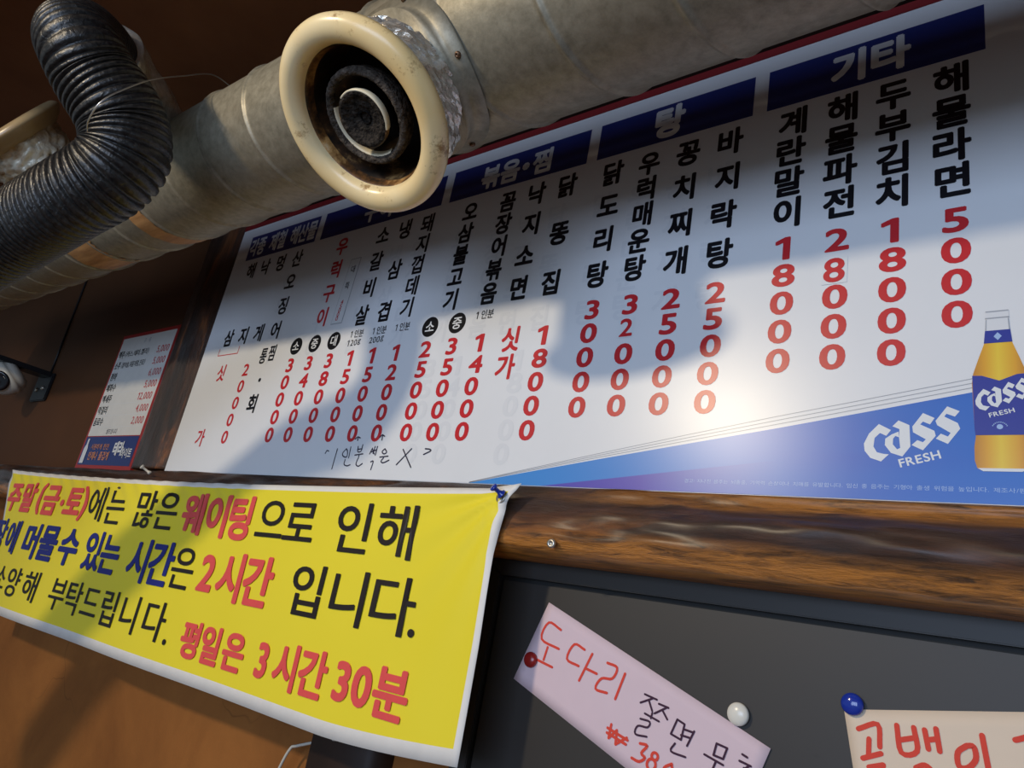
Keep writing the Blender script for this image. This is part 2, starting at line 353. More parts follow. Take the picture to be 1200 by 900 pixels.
# ------------------------------------------------------------------ the setting
tag(boxo('wall_back', -6.5, 4.5, 0.0, 0.12, 0.0, 2.95, M['plaster']), 'ochre plastered wall behind the menu board and banner', 'wall', kind='structure')
tag(boxo('ceiling', -6.5, 4.5, -3.4, 0.12, 2.95, 3.05, M['ceiling']), 'dark brown ceiling above the ventilation duct', 'ceiling', kind='structure')
tag(boxo('floor', -6.5, 4.5, -3.4, 0.12, -0.08, 0.0, M['floor']), 'brown floor of the dining room', 'floor', kind='structure')
tag(boxo('lamp_blocker_beam', -6.5, 4.5, -1.36, -1.20, 2.49, 2.95, M['dark_wood']), 'added unseen dark beam keeping lamp light off the menu board top', 'beam', kind='structure')  # unseen beam added to shade the board top from the lamp

tag(boxo('trim_5', -6.5, -0.30, -0.0012, -0.0002, 1.70, 2.949, flat('brown_panel', (0.090, 0.033, 0.010), 0.7, 0, 0.3, 0.25, 4)), 'dark brown wall panel above the log beam at left', 'wall panel', kind='structure')
def log(name, p0, p1, prof, axis, mat, n=260, amp=0.006, seed=0.0):
    """a long piece of timber: profile points swept along one axis, with an uneven natural surface"""
    V = []; Q = []; m = len(prof)
    for i in range(n + 1):
        s = p0 + (p1 - p0) * i / n
        for j, (a, b, k) in enumerate(prof):
            d = noise.noise(Vector((s * 3.1 + seed, a * 22, b * 22))) * amp * k + noise.noise(Vector((s * 14 + seed, a * 60, b * 60))) * amp * 0.35 * k
            y = min(-0.001, a - abs(k) * 0.0 - d)
            V.append((s, y, b + d * 0.5) if axis == 'x' else (b + d * 0.8, y, s))
        if i:
            for j in range(m - 1):
                q = ((i - 1) * m + j, (i - 1) * m + j + 1, i * m + j + 1, i * m + j); Q.append(q)
    Q.append(tuple(range(m))); Q.append(tuple(n * m + j for j in range(m - 1, -1, -1)))
    return mesh_obj(name, V, Q, mat, None, True)
prof = [(-0.001, 1.712, 0), (-0.055, 1.712, 0.2), (-0.108, 1.709, 0.3)] + \
       [(-0.088 - 0.052 * math.sin(PI * (0.12 + 0.60 * k / 15)), 1.706 - 0.098 * (k / 15) ** 0.92, 1.0) for k in range(16)] + [(-0.085, 1.598, 0.3), (-0.04, 1.598, 0), (-0.001, 1.598, 0)]
tag(log('trim_1', -3.2, 2.6, prof, 'x', M['log'], 900, 0.015), 'varnished orange and dark brown log beam under the menu board', 'beam', kind='structure')
prof = [(-0.001, -0.325, 0), (-0.05, -0.327, 0.3), (-0.074, -0.320, 0.6)] + [(-0.078 - 0.004 * math.sin(PI * k / 9), -0.30 + 0.20 * k / 9, 0.8) for k in range(10)] + [(-0.074, -0.085, 1.2), (-0.05, -0.075, 0.8), (-0.001, -0.07, 0)]
tag(log('trim_2', 1.722, 2.949, prof, 'z', M['post'], 160, 0.009, 7.0), 'dark reddish timber post left of the menu board', 'post', kind='structure')
prof = [(-0.001, 2.60, 0), (-0.09, 2.60, 0.3), (-0.108, 2.58, 0.8), (-0.112, 2.54, 0.8), (-0.110, 2.49, 0.8), (-0.095, 2.478, 0.5), (-0.001, 2.478, 0)]
tag(log('trim_3', -0.06, 2.6, prof, 'x', M['dark_wood'], 200, 0.006, 3.0), 'dark timber beam between menu board top and duct', 'beam', kind='structure')
prof = [(-0.001, 0.715, 0), (-0.04, 0.715, 0.4), (-0.052, 0.73, 0.7), (-0.056, 0.80, 0.8), (-0.052, 0.875, 0.7), (-0.04, 0.895, 0.4), (-0.001, 0.895, 0)]
tag(log('trim_4', 0.0, 1.597, prof, 'z', M['dark_wood'], 120, 0.006, 5.0), 'dark wooden post below the log beam behind the banner corner', 'post', kind='structure')

# ------------------------------------------------------------------ menu board
BY = -0.10
bd = empty('menu_board', 'large white printed menu board with blue headings and red vertical prices', 'menu board')
X0, X1, ZB, ZT = -0.0607, 1.905, 1.712, 2.4505
boxo('board_panel', X0, X1, BY, -0.082, ZB, ZT, M['board_white'], bd, 0.0008)
boxo('red_edge_strip', X0, X1, BY - 0.001, -0.082, ZT, ZT + 0.016, M['red_strip'], bd, 0.0008)
y1, y2, y3 = BY - 0.0004, BY - 0.0008, BY - 0.0012
# show-through of an older print under the sheet
g = Text()
NAMES = [('해   삼', 0.051), ('낙   지', 0.122), ('멍   게', 0.194), ('산오징어', 0.270), ('우럭구이', 0.456), ('소갈비살', 0.607), ('냉 삼 겹', 0.681), ('돼지껍데기', 0.753),
         ('오삼불고기', 0.881), ('꼼장어볶음', 0.983), ('낙지소면', 1.056), ('닭 똥 집', 1.129), ('닭도리탕', 1.229), ('우럭매운탕', 1.302), ('꽁치찌개', 1.375), ('바지락탕', 1.449),
         ('계란말이', 1.548), ('해물파전', 1.620), ('두부김치', 1.688), ('해물라면', 1.759)]
PRICES = [('30000', 0.381), ('34000', 0.455), ('38000', 0.530), ('15000', 0.607), ('15000', 0.681), ('12000', 0.756), ('25000', 0.842), ('35000', 0.914), ('14000', 0.988), ('18000', 1.136),
          ('30000', 1.230), ('3 000', 1.303), ('25000', 1.376), ('25000', 1.449), ('18000', 1.549), ('2 000', 1.620), ('18000', 1.690), ('5000', 1.7615)]
for nm, x in NAMES[3:]:
    if x < 1.5: g.row(nm, x - 0.012, 2.235, x - 0.012, 2.02, 0.052, 0.95, 0.03)
for pr, x in PRICES:
    if x > 0.9 and x < 1.2: g.row(pr, x - 0.046, 1.94, x - 0.046, 1.765, 0.052, 1.3, 0.03)
g.build('show_through_print', M['ghost'], bd, BY - 0.0002, 'faint grey show-through of older print')
# heading bands
ZH0, ZH1 = 2.339, 2.4177
for (a, b, st, tx0, tx1, sz, bo) in [(0.0, 0.325, '각종 제철 해산물', 0.028, 0.298, 0.062, 0.032), (0.3485, 0.7836, '구이', 0.538, 0.592, 0.060, 0.045), (0.8075, 1.1641, '볶음·찜', 0.915, 1.055, 0.060, 0.040),
                             (1.1868, 1.4823, '탕', 1.332, 1.332, 0.068, 0.05), (1.5052, 1.80, '기타', 1.626, 1.684, 0.062, 0.05)]:
    hb = poly('heading_band', [(a, ZH0), (b, ZH0), (b, ZH1), (a, ZH1)], y1, M['band_blue'], bd)
    tt = Text()
    if st == '볶음·찜':
        tt.put('볶', 0.919, 2.376, sz, 0.95, bo); tt.put('음', 0.972, 2.376, sz, 0.95, bo); tt.put('·', 1.013, 2.376, 0.075, 1, 0.06); tt.put('찜', 1.054, 2.376, sz, 0.95, bo)
    elif ' ' in st:
        tt.line(st, 0.006, 2.3785, sz, 1, bo, width=0.315)
    else:
        tt.row(st, tx0, 2.379, tx1, 2.379, sz, 0.95, bo)
    tt.build('heading_text', M['ink_white'], hb, y2)
# dish names
for nm, x in NAMES:
    tt = Text(); zt, zb = (2.304, 2.1395) if x > 1.5 else (2.299, 2.0895)
    red = nm == '우럭구이'
    if red: zb = 2.103
    tt.row(nm, x, zt, x, zb, 0.050 if len(nm) == 5 and ' ' not in nm else 0.053, 0.92 if x < 1.5 else 0.95, 0.03 if x < 0.8 else 0.038)
    if nm == '산오징어':
        tt.put('통', 0.2515, 2.020, 0.047, 0.74, 0.022); tt.put('찜', 0.2865, 2.025, 0.047, 0.74, 0.022); tt.put('·', 0.268, 1.953, 0.06, 1, 0.03); tt.put('회', 0.266, 1.890, 0.052, 0.92, 0.03)
    o = tt.build('dish_name', M['ink_red' if red else 'ink_black'], bd, y1)
    if red: o['label'] = 'red dish name'
# prices
Z3 = lambda x: (1.984, 1.8075) if x < 1.2 else ((2.022, 1.8455) if x < 1.5 else (2.079, 1.9015))
for pr, x in PRICES:
    zt, zb = Z3(x)
    if len(pr) == 4: zb = zt - (zt - zb) * 0.75
    Text().row(pr, x, zt, x, zb, 0.0485, 1.36 if x > 0.8 else 1.28, 0.028).build('price', M['ink_red'], bd, y1)
tt = Text(); tt.put('싯', 0.071, 1.985, 0.050, 0.9, 0.025); tt.put('가', 0.071, 1.803, 0.050, 0.9, 0.025); tt.build('price', M['ink_red'], bd, y1)
Text().row('20000', 0.189, 1.986, 0.189, 1.804, 0.046, 1.2, 0.022).build('price', M['ink_red'], bd, y1)
Text().row('싯가', 1.061, 1.984, 1.061, 1.929, 0.052, 0.95, 0.032).build('price', M['ink_red'], bd, y1)
polys('price_bracket', [[(0.022, 2.060), (0.0245, 2.060), (0.0245, 2.040), (0.022, 2.040)], [(0.022, 2.040), (0.122, 2.040), (0.122, 2.0375), (0.022, 2.0375)], [(0.1195, 2.060), (0.122, 2.060), (0.122, 2.040), (0.1195, 2.040)]], y1, M['ink_red'], bd)
# size badges
for ch, x in [('소', 0.384), ('중', 0.457), ('대', 0.529), ('소', 0.840), ('중', 0.915)]:
    b = poly('size_badge', [(x + 0.0225 * math.cos(2 * PI * k / 40), 2.034 + 0.0225 * math.sin(2 * PI * k / 40)) for k in range(40)], y1, M['ink_black'], bd)
    Text().row(ch, x, 2.034, x, 2.034, 0.029, 1.0, 0.015).build('badge_text', M['ink_white'], b, y2)
for x in (0.606, 0.681, 0.754, 0.983):
    Text().row('1인분', x - 0.017, 2.044, x + 0.016, 2.044, 0.021, 0.85, 0.015).build('portion_note', M['ink_black'], bd, y1)
for st, x in (('120g', 0.604), ('200g', 0.680)):
    Text().row(st, x - 0.018, 2.022, x + 0.018, 2.022, 0.021, 1.05, 0.008).build('portion_note', M['ink_black'], bd, y1)
# stickers pasted over single digits, and the narrow strip beside the red name
for (a, b, c, d, ch, x, z, h) in [(1.287, 1.315, 1.962, 1.998, '2', 1.302, 1.980, 0.044), (1.602, 1.635, 2.010, 2.051, '8', 1.618, 2.031, 0.051)]:
    st = poly('correction_sticker', [(a, c), (b, c), (b, d), (a, d)], y2, M['ink_white'], bd)
    Text().row(ch, x, z, x, z, h, 1.15, 0.02).build('sticker_digit', M['ink_red'], st, y3)
st = poly('strip_sticker', [(0.500, 2.080), (0.538, 2.080), (0.545, 2.250), (0.510, 2.250)], y2, M['ink_white'], bd)
poly('strip_border', [(0.4985, 2.078), (0.5395, 2.078), (0.5465, 2.252), (0.5085, 2.252)], y1, M['ink_grey'], st)
Text().row('대특', 0.527, 2.222, 0.522, 2.178, 0.021, 0.9, 0.008).build('strip_text', M['ink_black'], st, y3)
Text().row('45000', 0.520, 2.135, 0.517, 2.092, 0.016, 1.2, 0.006).build('strip_text', M['ink_red'], st, y3)
# handwriting along the bottom
HW = [[(0.6087, 1.764), (0.6119, 1.7703), (0.6182, 1.7691)], [(0.6454, 1.7741), (0.6442, 1.7305)], [(0.6744, 1.7742), (0.6661, 1.7643), (0.6716, 1.7577), (0.6828, 1.7571), (0.6799, 1.7693), (0.6744, 1.7742)],
      [(0.6876, 1.7779), (0.6892, 1.7547)], [(0.6797, 1.751), (0.6798, 1.7413), (0.6903, 1.7378), (0.6994, 1.7404)], [(0.7105, 1.7791), (0.7128, 1.7682), (0.7229, 1.7694), (0.7233, 1.7827)], [(0.712, 1.773), (0.7229, 1.7742)],
      [(0.7066, 1.7609), (0.7304, 1.7635)], [(0.7196, 1.7622), (0.7199, 1.7538)], [(0.7186, 1.7526), (0.7173, 1.7419), (0.7259, 1.7377), (0.7361, 1.7433)], [(0.7555, 1.7755), (0.7511, 1.7636)], [(0.7559, 1.7743), (0.7648, 1.7637)],
      [(0.7627, 1.779), (0.761, 1.7648)], [(0.7695, 1.779), (0.769, 1.7613)], [(0.7533, 1.7672), (0.7686, 1.7719)], [(0.7605, 1.7472), (0.7675, 1.7484), (0.7661, 1.7314)],
      [(0.793, 1.7743), (0.7867, 1.7685), (0.7933, 1.7638), (0.8003, 1.7674), (0.793, 1.7743)], [(0.7839, 1.7572), (0.807, 1.7593)], [(0.7951, 1.7557), (0.7902, 1.7487), (0.7978, 1.7458), (0.8123, 1.7513)],
      [(0.8452, 1.7732), (0.8774, 1.738)], [(0.8683, 1.7744), (0.8362, 1.7425)], [(0.905, 1.7745), (0.9172, 1.7734), (0.9197, 1.7701), (0.9038, 1.7634)],
      [(0.7039, 1.792), (0.7027, 1.7999), (0.6955, 1.795)], [(0.7027, 1.7999), (0.7101, 1.7973)], [(0.7777, 1.7925), (0.7762, 1.8035), (0.7696, 1.798)], [(0.7762, 1.8035), (0.7834, 1.8003)]]
strokes(HW, 0.0026, y1, 'handwritten_note', M['pen'], bd)['label'] = 'black pen handwriting'
# blue swoosh, hairlines, logo
TOPL = [(1.03, ZB + 0.0008), (1.15, 1.7345), (1.284, 1.758), (1.422, 1.7815), (1.55, 1.803), (1.648, 1.8205), (1.774, 1.8435), (1.903, 1.867)]
poly('blue_swoosh', [(1.903, ZB + 0.0008)] + list(reversed(TOPL)), BY - 0.0002, M['swoosh'], bd)
hl = []
for k in (1, 2, 3):
    up = [(x, z + 0.0056 * k * min(1.0, (x - 0.98) / 0.55)) for x, z in TOPL]
    for (xa, za), (xb, zb) in zip(up, up[1:]): hl.append([(xa, za - 0.0005), (xb, zb - 0.0005), (xb, zb + 0.0005), (xa, za + 0.0005)])
polys('hairlines', hl, BY - 0.0003, M['ink_grey'], bd)
LOGO = dict(
 c=[(1.6776, 1.807), (1.6911, 1.799), (1.686, 1.7918), (1.6791, 1.7955), (1.6732, 1.7892), (1.6721, 1.7783), (1.6759, 1.7711), (1.6832, 1.769), (1.6891, 1.7685), (1.6807, 1.7595), (1.6689, 1.7639), (1.6623, 1.7729), (1.6613, 1.782), (1.6667, 1.7947)],
 s=[(1.7252, 1.8198), (1.7372, 1.8132), (1.7325, 1.8054), (1.7252, 1.8091), (1.7222, 1.8056), (1.7369, 1.7974), (1.7383, 1.7912), (1.7251, 1.7736), (1.7133, 1.78), (1.7192, 1.7861), (1.7251, 1.7835), (1.7281, 1.787), (1.7147, 1.7959), (1.714, 1.8031)],
 t=[(1.7501, 1.8273), (1.7626, 1.8209), (1.7578, 1.8144), (1.7493, 1.8182), (1.7471, 1.8147), (1.7605, 1.8065), (1.7628, 1.7996), (1.7504, 1.7813), (1.7383, 1.7878), (1.7434, 1.7938), (1.7505, 1.7902), (1.7533, 1.7945), (1.7398, 1.8043), (1.7381, 1.8096)])
AO = [(1.6991, 1.8111), (1.7109, 1.8049), (1.7121, 1.7783), (1.7036, 1.7659), (1.6914, 1.7703), (1.6846, 1.7801), (1.685, 1.7882), (1.6919, 1.7935)]
AI = [(1.6993, 1.797), (1.6999, 1.7898), (1.7013, 1.7765), (1.6979, 1.7747), (1.6933, 1.781), (1.6935, 1.7881), (1.6960, 1.7915)]
def logo(tf, y, parent):
    L = [[tf(*p) for p in LOGO[k]] for k in 'cst']
    # the a: right stem with its roof, and the bowl
    stem = [(1.6926, 1.8038), (1.6991, 1.8111), (1.7109, 1.8049), (1.7121, 1.7783), (1.7036, 1.7659), (1.6979, 1.7747), (1.7013, 1.7765), (1.6999, 1.7898), (1.7003, 1.8001)]
    bowl = [(1.7036, 1.7659), (1.6914, 1.7703), (1.6846, 1.7801), (1.685, 1.7882), (1.6919, 1.7935), (1.6993, 1.797), (1.6999, 1.7898), (1.6960, 1.7915), (1.6935, 1.7881), (1.6933, 1.781), (1.6979, 1.7747)]
    L += [[tf(*p) for p in stem], [tf(*p) for p in bowl]]
    return polys('brand_logo', L, y, M['ink_white'], parent)
logo(lambda x, z: (x, z), y1, bd)
tt = Text(); tt.line('FRESH', 1.6995, 1.7570, 0.0142, 1.0, 0.02, width=0.0455, rot=math.radians(15.5)); tt.build('logo_text', M['ink_white'], bd, y1)
tt = Text(); tt.line('경고: 지나친 음주는 뇌졸중, 기억력 손상이나 치매를 유발합니다. 임신 중 음주는 기형아 출생 위험을 높입니다. 제조사/판매사 : 오비맥주(주)', 1.43, 1.7285, 0.0062, 1, 0.0, width=0.455); tt.build('fine_print', M['ink_pale'], bd, y1)
# printed beer bottle
cxb = 1.8018
LP = [(1.7905, 1.9445), (1.7900, 1.936), (1.7915, 1.934), (1.7895, 1.920), (1.7880, 1.903), (1.7825, 1.886), (1.7765, 1.866), (1.7752, 1.855), (1.7768, 1.800), (1.7778, 1.790), (1.7762, 1.778), (1.7762, 1.762), (1.7785, 1.753), (1.7840, 1.7495)]
def sym(L): return L + [(2 * cxb - x, z) for x, z in reversed(L)]
bt = poly('bottle_print', sym(LP), y1, M['beer'], bd)
poly('bottle_glass', sym([(1.7905, 1.9445), (1.7900, 1.936), (1.7915, 1.934), (1.7895, 1.920)]), y2, M['ghost'], bt)
polys('bottle_outline', [sym([(1.7905, 1.9452), (1.7905, 1.9438)]), sym([(1.7900, 1.9366), (1.7900, 1.9352)]), [(1.7898, 1.920), (1.7908, 1.920), (1.7915, 1.934), (1.7905, 1.934)], [(1.8138, 1.920), (1.8128, 1.920), (1.8121, 1.934), (1.8131, 1.934)]], y3, M['ink_grey'], bt)
poly('neck_label', sym([(1.7895, 1.920), (1.7880, 1.904)]), y2, M['label_blue'], bt)
poly('neck_emblem', [(cxb + 0.004, 1.912), (cxb, 1.917), (cxb - 0.004, 1.912), (cxb, 1.907)], y3, M['ink_pale'], bt)
lb = poly('body_label', [(1.7757, 1.864), (1.7850, 1.8635), (1.8018, 1.8565), (1.8186, 1.8635), (1.8279, 1.864), (1.8268, 1.800), (1.8260, 1.7915), (1.7776, 1.7915), (1.7768, 1.800)], y2, M['label_blue'], bt)
logo(lambda x, z: (1.7782 + (x - 1.6613) * 0.50, 1.8330 + (z - 1.782) * 0.56), y3, lb)
tt = Text(); tt.line('FRESH', 1.7905, 1.8145, 0.0075, 1.0, 0.02, width=0.0255, rot=math.radians(14)); tt.build('label_text', M['ink_white'], lb, y3)
polys('label_emblem', [[(cxb - 0.001 + 0.003 * math.cos(k * PI / 8), 1.8010 + 0.003 * math.sin(k * PI / 8)) for k in range(16)]] + [[(cxb - 0.001 + r * math.cos(a), 1.799 + r * math.sin(a)) for r, a in ((0.0068, a0), (0.0080, a0), (0.0080, a0 + 0.14), (0.0068, a0 + 0.14))] for a0 in [0.35 + 0.25 * k for k in range(10)]], y3, M['ink_pale'], lb)
poly('bottle_base_glint', sym([(1.7790, 1.7530), (1.7840, 1.7495)]), y2, M['ink_white'], bt)

# ------------------------------------------------------------------ ventilation duct
AY, AZ, RD = -0.4628, 2.2686, 0.1224
dk = empty('ventilation_duct', 'long round galvanised steel ventilation duct with spiral seam above the menu board', 'duct')
V = []; Q = []; n = 1800; seg = 96; XA, XB = -1.4, 2.6; PITCH = 0.149
def seam(x, th):
    ph = ((x - 0.664) / PITCH - (th - math.radians(250)) / (2 * PI)) % 1.0
    d = min(ph, 1 - ph) * PITCH
    return 0.0042 * math.exp(-(d / 0.0036) ** 2)
for i in range(n + 1):
    x = XA + (XB - XA) * i / n
    for k in range(seg):
        th = 2 * PI * k / seg; r = RD + seam(x, th)
        V.append((x, AY + r * math.cos(th), AZ + r * math.sin(th)))
for i in range(n):
    for k in range(seg):
        k2 = (k + 1) % seg; Q.append((i * seg + k, (i + 1) * seg + k, (i + 1) * seg + k2, i * seg + k2))
mesh_obj('duct_pipe', V, Q, M['steel'], dk, True)
def patch(name, pts, mat, parent, lift=0.0018):
    """ragged tape strip on the duct: pts are (x, angle in degrees) down both long edges"""
    V = []; Q = []
    for (xa, xb, a) in pts:
        for j in range(7):
            x = xa + (xb - xa) * j / 6; th = math.radians(a); r = RD + lift + 0.0012 * noise.noise(Vector((x * 60, a * 0.2, 1)))
            V.append((x, AY + r * math.cos(th), AZ + r * math.sin(th)))
    for i in range(len(pts) - 1):
        for j in range(6): Q.append((i * 7 + j, i * 7 + j + 1, (i + 1) * 7 + j + 1, (i + 1) * 7 + j))
    return mesh_obj(name, V, Q, mat, parent, True)
random.seed(3)
def strip(x0, x1, slope, a0, a1):
    out = []; k = 0
    for i in range(24):
        a = a0 + (a1 - a0) * i / 23; s = slope * i / 23
        out.append((x0 + s + random.uniform(-.004, .004), x1 + s + random.uniform(-.006, .006), a))
    return out
patch('brown_tape', strip(0.285, 0.345, 0.045, 205, 325), M['tape'], dk)['label'] = 'brown parcel tape wrapped round duct'
patch('brown_tape', strip(-0.065, 0.075, 0.02, 242, 300), M['tape'], dk)['label'] = 'torn brown tape patch'

# ------------------------------------------------------------------ exhaust vents
def vent(root, x0, phi, hplane, rim, throat, ringm, disc, foil, wob=1.0, bell=False, nk=1.0):
    """round extract vent on a neck; axis leaves the duct at angle phi below the horizontal"""
    nrm = Vector((0, -math.cos(phi), -math.sin(phi))); org = Vector((x0, AY, AZ)); R = 0.131
    xr = Vector((1, 0, 0)); lat = nrm.cross(xr)
    # saddle collar
    V = []; Q = []; sg = 72
    th0 = math.atan2(nrm.z, nrm.y)
    rows = [(0.131, 0.0005), (0.131, 0.0045), (0.112, 0.005), (0.106, 0.009), (0.103, 0.018)]
    for r, lf in rows:
        for k in range(sg):
            a = 2 * PI * k / sg; th = th0 - (r * math.sin(a)) / RD; rr = RD + lf + 0.0012
            V.append((x0 + r * math.cos(a), AY + rr * math.cos(th), AZ + rr * math.sin(th)))
    for r, h in ((0.1015 * nk, hplane - 0.075),):
        for k in range(sg):
            a = 2 * PI * k / sg; p = org + xr * (r * math.cos(a)) + lat * (-r * math.sin(a)) * (1) + nrm * h; V.append(tuple(p))
    nr = len(rows) + 1
    for i in range(nr - 1):
        for k in range(sg):
            k2 = (k + 1) % sg; Q.append((i * sg + k, i * sg + k2, (i + 1) * sg + k2, (i + 1) * sg + k))
    sd = mesh_obj('saddle_collar', V, Q, M['steel'], root, True)
    for a in (math.radians(8), math.radians(-70), math.radians(72), math.radians(140), math.radians(-150)):
        r = 0.1215; th = th0 - (r * math.sin(a)) / RD; p = Vector((x0 + r * math.cos(a), AY + (RD + 0.006) * math.cos(th), AZ + (RD + 0.006) * math.sin(th)))
        nn = Vector((0, math.cos(th), math.sin(th)))
        mesh_obj('rivet', *lathe([(0.0045, 0), (0.0045, 0.002), (0.0035, 0.0036), (0.0015, 0.0040), (0.0012, 0.0028), (0.0, 0.0028)], p, nn, 14), M['rivet'], sd, True)
    # crumpled foil sleeve between collar and vent
    def cr(i, a):
        c = 0.004 * noise.noise(Vector((math.cos(a) * 6, math.sin(a) * 6, i * 0.5))) - 0.006 * abs(noise.noise(Vector((math.cos(a) * 11 + i * 0.35, math.sin(a) * 11, i * 0.6)))) + 0.003
        return c * wob, 0.003 * wob * noise.noise(Vector((math.cos(a) * 5, math.sin(a) * 5, i * 1.7 + 9)))
    h0 = hplane - 0.080; h1 = hplane - 0.008
    pr = [(nk * (0.1035 + 0.004 * k / 15), h0 + (h1 - h0) * k / 15) for k in range(16)]
    mesh_obj('foil_sleeve', *lathe(pr, org, nrm, 110, cr), foil, root, bell)
    # cream rim: back edge, round bulge, inner lip
    pr = [(0.104, -0.010), (R - 0.006, -0.010), (R - 0.001, -0.007)] if not bell else [(0.088, -0.030), (0.100, -0.026), (0.116, -0.016), (0.127, -0.006), (R - 0.001, -0.002)]
    for k in range(13):
        a = PI * k / 12; pr.append((0.1130 + 0.0182 * math.cos(a), 0.0 + 0.016 * math.sin(a)))
    pr += [(0.0938, -0.004), (0.0925, -0.010)]
    mesh_obj('vent_rim', *lathe(pr, org + nrm * hplane, nrm, 128), rim, root, True)
    mesh_obj('scorch_band', *lathe([(0.0945, -0.0020), (0.0935, -0.0030), (0.0925, -0.0085), (0.0905, -0.016)], org + nrm * (hplane + 0.0003), nrm, 128), M['burnt'], root, True)
    pr = [(0.0925, -0.0100), (0.0905, -0.018), (0.088, -0.030), (0.085, -0.055), (0.085, -0.07)]
    mesh_obj('vent_throat', *lathe(pr, org + nrm * hplane, nrm, 96), throat, root, True)
    V, Q = lathe([(0.0855, 0), (0.0001, 0)], org + nrm * (hplane - 0.069), nrm, 48)
    mesh_obj('vent_back', V, Q, M['soot_black'], root)
    # inner cone: fuzzy outer ring, gap, central dish
    def fz(i, a): return 0.0012 * noise.noise(Vector((math.cos(a) * 40, math.sin(a) * 40, i * 3.0))), 0.0012 * noise.noise(Vector((math.cos(a) * 40, math.sin(a) * 40, i * 3.0 + 50)))
    hr = hplane - 0.010
    pr = [(0.0600, -0.022), (0.0640, -0.006)] + [(0.0592 + 0.0054 * math.cos(PI * k / 8), 0.0055 * math.sin(PI * k / 8)) for k in range(9)] + [(0.0530, -0.004)]
    cn = mesh_obj('soot_ring', *lathe(pr, org + nrm * hr, nrm, 160, fz), ringm, root, True)
    pr = [(0.0532, -0.003), (0.0515, -0.007), (0.047, -0.016), (0.044, -0.028), (0.0435, -0.045)]
    mesh_obj('ring_inner_wall', *lathe(pr, org + nrm * hr, nrm, 96), M['scorched'], cn, True)
    pr = [(0.0545, -0.0010), (0.0533, -0.0006), (0.0520, -0.0040), (0.0500, -0.0085)]
    V, Q = lathe(pr, org + nrm * (hr + 0.0012), nrm, 96)
    Q = [q for q in Q if 40 <= (q[0] % 96) <= 74]     # the lip shows bare enamel on its lower left
    mesh_obj('bare_lip', V, Q, M['cream_lip'], cn, True)
    hd = hplane - 0.002
    pr = [(0.0365, -0.010), (0.0388, -0.004), (0.0390, 0.000), (0.0378, 0.0018), (0.0362, 0.0008)]
    ds = mesh_obj('dish_edge', *lathe(pr, org + nrm * hd, nrm, 96), M['scorched'], root, True)
    V, Q = lathe([(r + 0.0004, h + 0.0003) for r, h in pr], org + nrm * hd, nrm, 96); Q = [q for q in Q if (q[0] % 96) <= 30 or (q[0] % 96) >= 86]
    mesh_obj('bare_edge', V, Q, M['cream_lip'], ds, True)
    pr = [(0.0370, 0.0014), (0.034, 0.0024), (0.029, -0.001), (0.022, -0.006), (0.017, -0.0045), (0.013, -0.007), (0.007, -0.009), (0.0001, -0.0095)]
    mesh_obj('soot_dish', *lathe(pr, org + nrm * hd, nrm, 120, fz), disc, ds, True)
    mesh_obj('dish_stem', *lathe([(0.008, -0.006), (0.008, -0.07)], org + nrm * hd, nrm, 20), M['soot_black'], ds, True)
v1 = empty('exhaust_vent', 'round cream exhaust vent with sooty black centre hanging from the duct', 'exhaust vent', 'exhaust vents on the duct')
vent(v1, 1.148, math.radians(58.2), 0.2172, M['cream'], M['scorched'], M['fuzz'], M['fuzz_dark'], M['foil'])
v2 = empty('exhaust_vent', 'dull brown exhaust vent on foil-wrapped neck, partly behind the black hose', 'exhaust vent', 'exhaust vents on the duct')
vent(v2, -0.10, math.radians(-25.0), 0.262, M['dull_vent'], M['scorched'], M['fuzz'], M['fuzz'], M['foil2'], 1.5, True, 0.86)

# ------------------------------------------------------------------ black flexible hose and its foil sleeve, wires
HP = [(0.4735, -0.6884, 2.3312), (0.5145, -0.737, 2.3285), (0.5596, -0.7735, 2.3072), (0.6009, -0.7907, 2.2732), (0.6385, -0.7829, 2.2352), (0.6491, -0.7543, 2.2031)] + [(0.6649, -0.7200, 2.1700), (0.6697, -0.6959, 2.1421), (0.6718, -0.6813, 2.0981),
      (0.6520, -0.6871, 2.0570), (0.5935, -0.7050, 2.0211), (0.4547, -0.7220, 1.9830), (0.3128, -0.7650, 1.9065), (0.1469, -0.8200, 1.8095), (-0.04, -0.885, 1.69), (-0.18, -0.97, 1.52)]
HRAD = [0.062, 0.061, 0.061, 0.061, 0.062, 0.064, 0.066, 0.067, 0.067, 0.066, 0.065, 0.067, 0.070, 0.072, 0.072, 0.072]
dense = catmull(HP, 24)
STEP = 0.0013
path = resample(dense, STEP)
def nearest_rad(p, cur):
    best = min(range(cur, min(len(dense), cur + 40)), key=lambda q: (dense[q] - p).length); f = best / 24; a = min(int(f), len(HRAD) - 2)
    return best, HRAD[a] + (HRAD[a + 1] - HRAD[a]) * (f - a)
HB = []; cur = 0
for p in path:
    cur, r_ = nearest_rad(p, cur); HB.append(r_)
hs = empty('flexible_hose', 'black ribbed flexible extraction hose bending across the duct', 'hose')
def hr_(i):
    ph = (i * STEP / 0.0112) % 1.0
    return HB[i] + 0.0025 - 0.0062 * math.exp(-((ph - 0.5) / 0.17) ** 2)
V, Q = tube(path, hr_, 56)
mesh_obj('hose_tube', V, Q, M['hose'], hs, True)
fp = resample(catmull([(0.3776, -0.5333, 2.3037), (0.3981, -0.5675, 2.307), (0.4309, -0.6205, 2.3195), (0.4734, -0.692, 2.3324), (0.5021, -0.731, 2.3352)], 16), 0.006)
V, Q = tube(fp, lambda i: 0.0760, 56)
V = [v + Vector((noise.noise(v * 30), noise.noise(v * 30 + Vector((7, 0, 0))), noise.noise(v * 30 + Vector((0, 7, 0))))) * 0.004 for v in V]
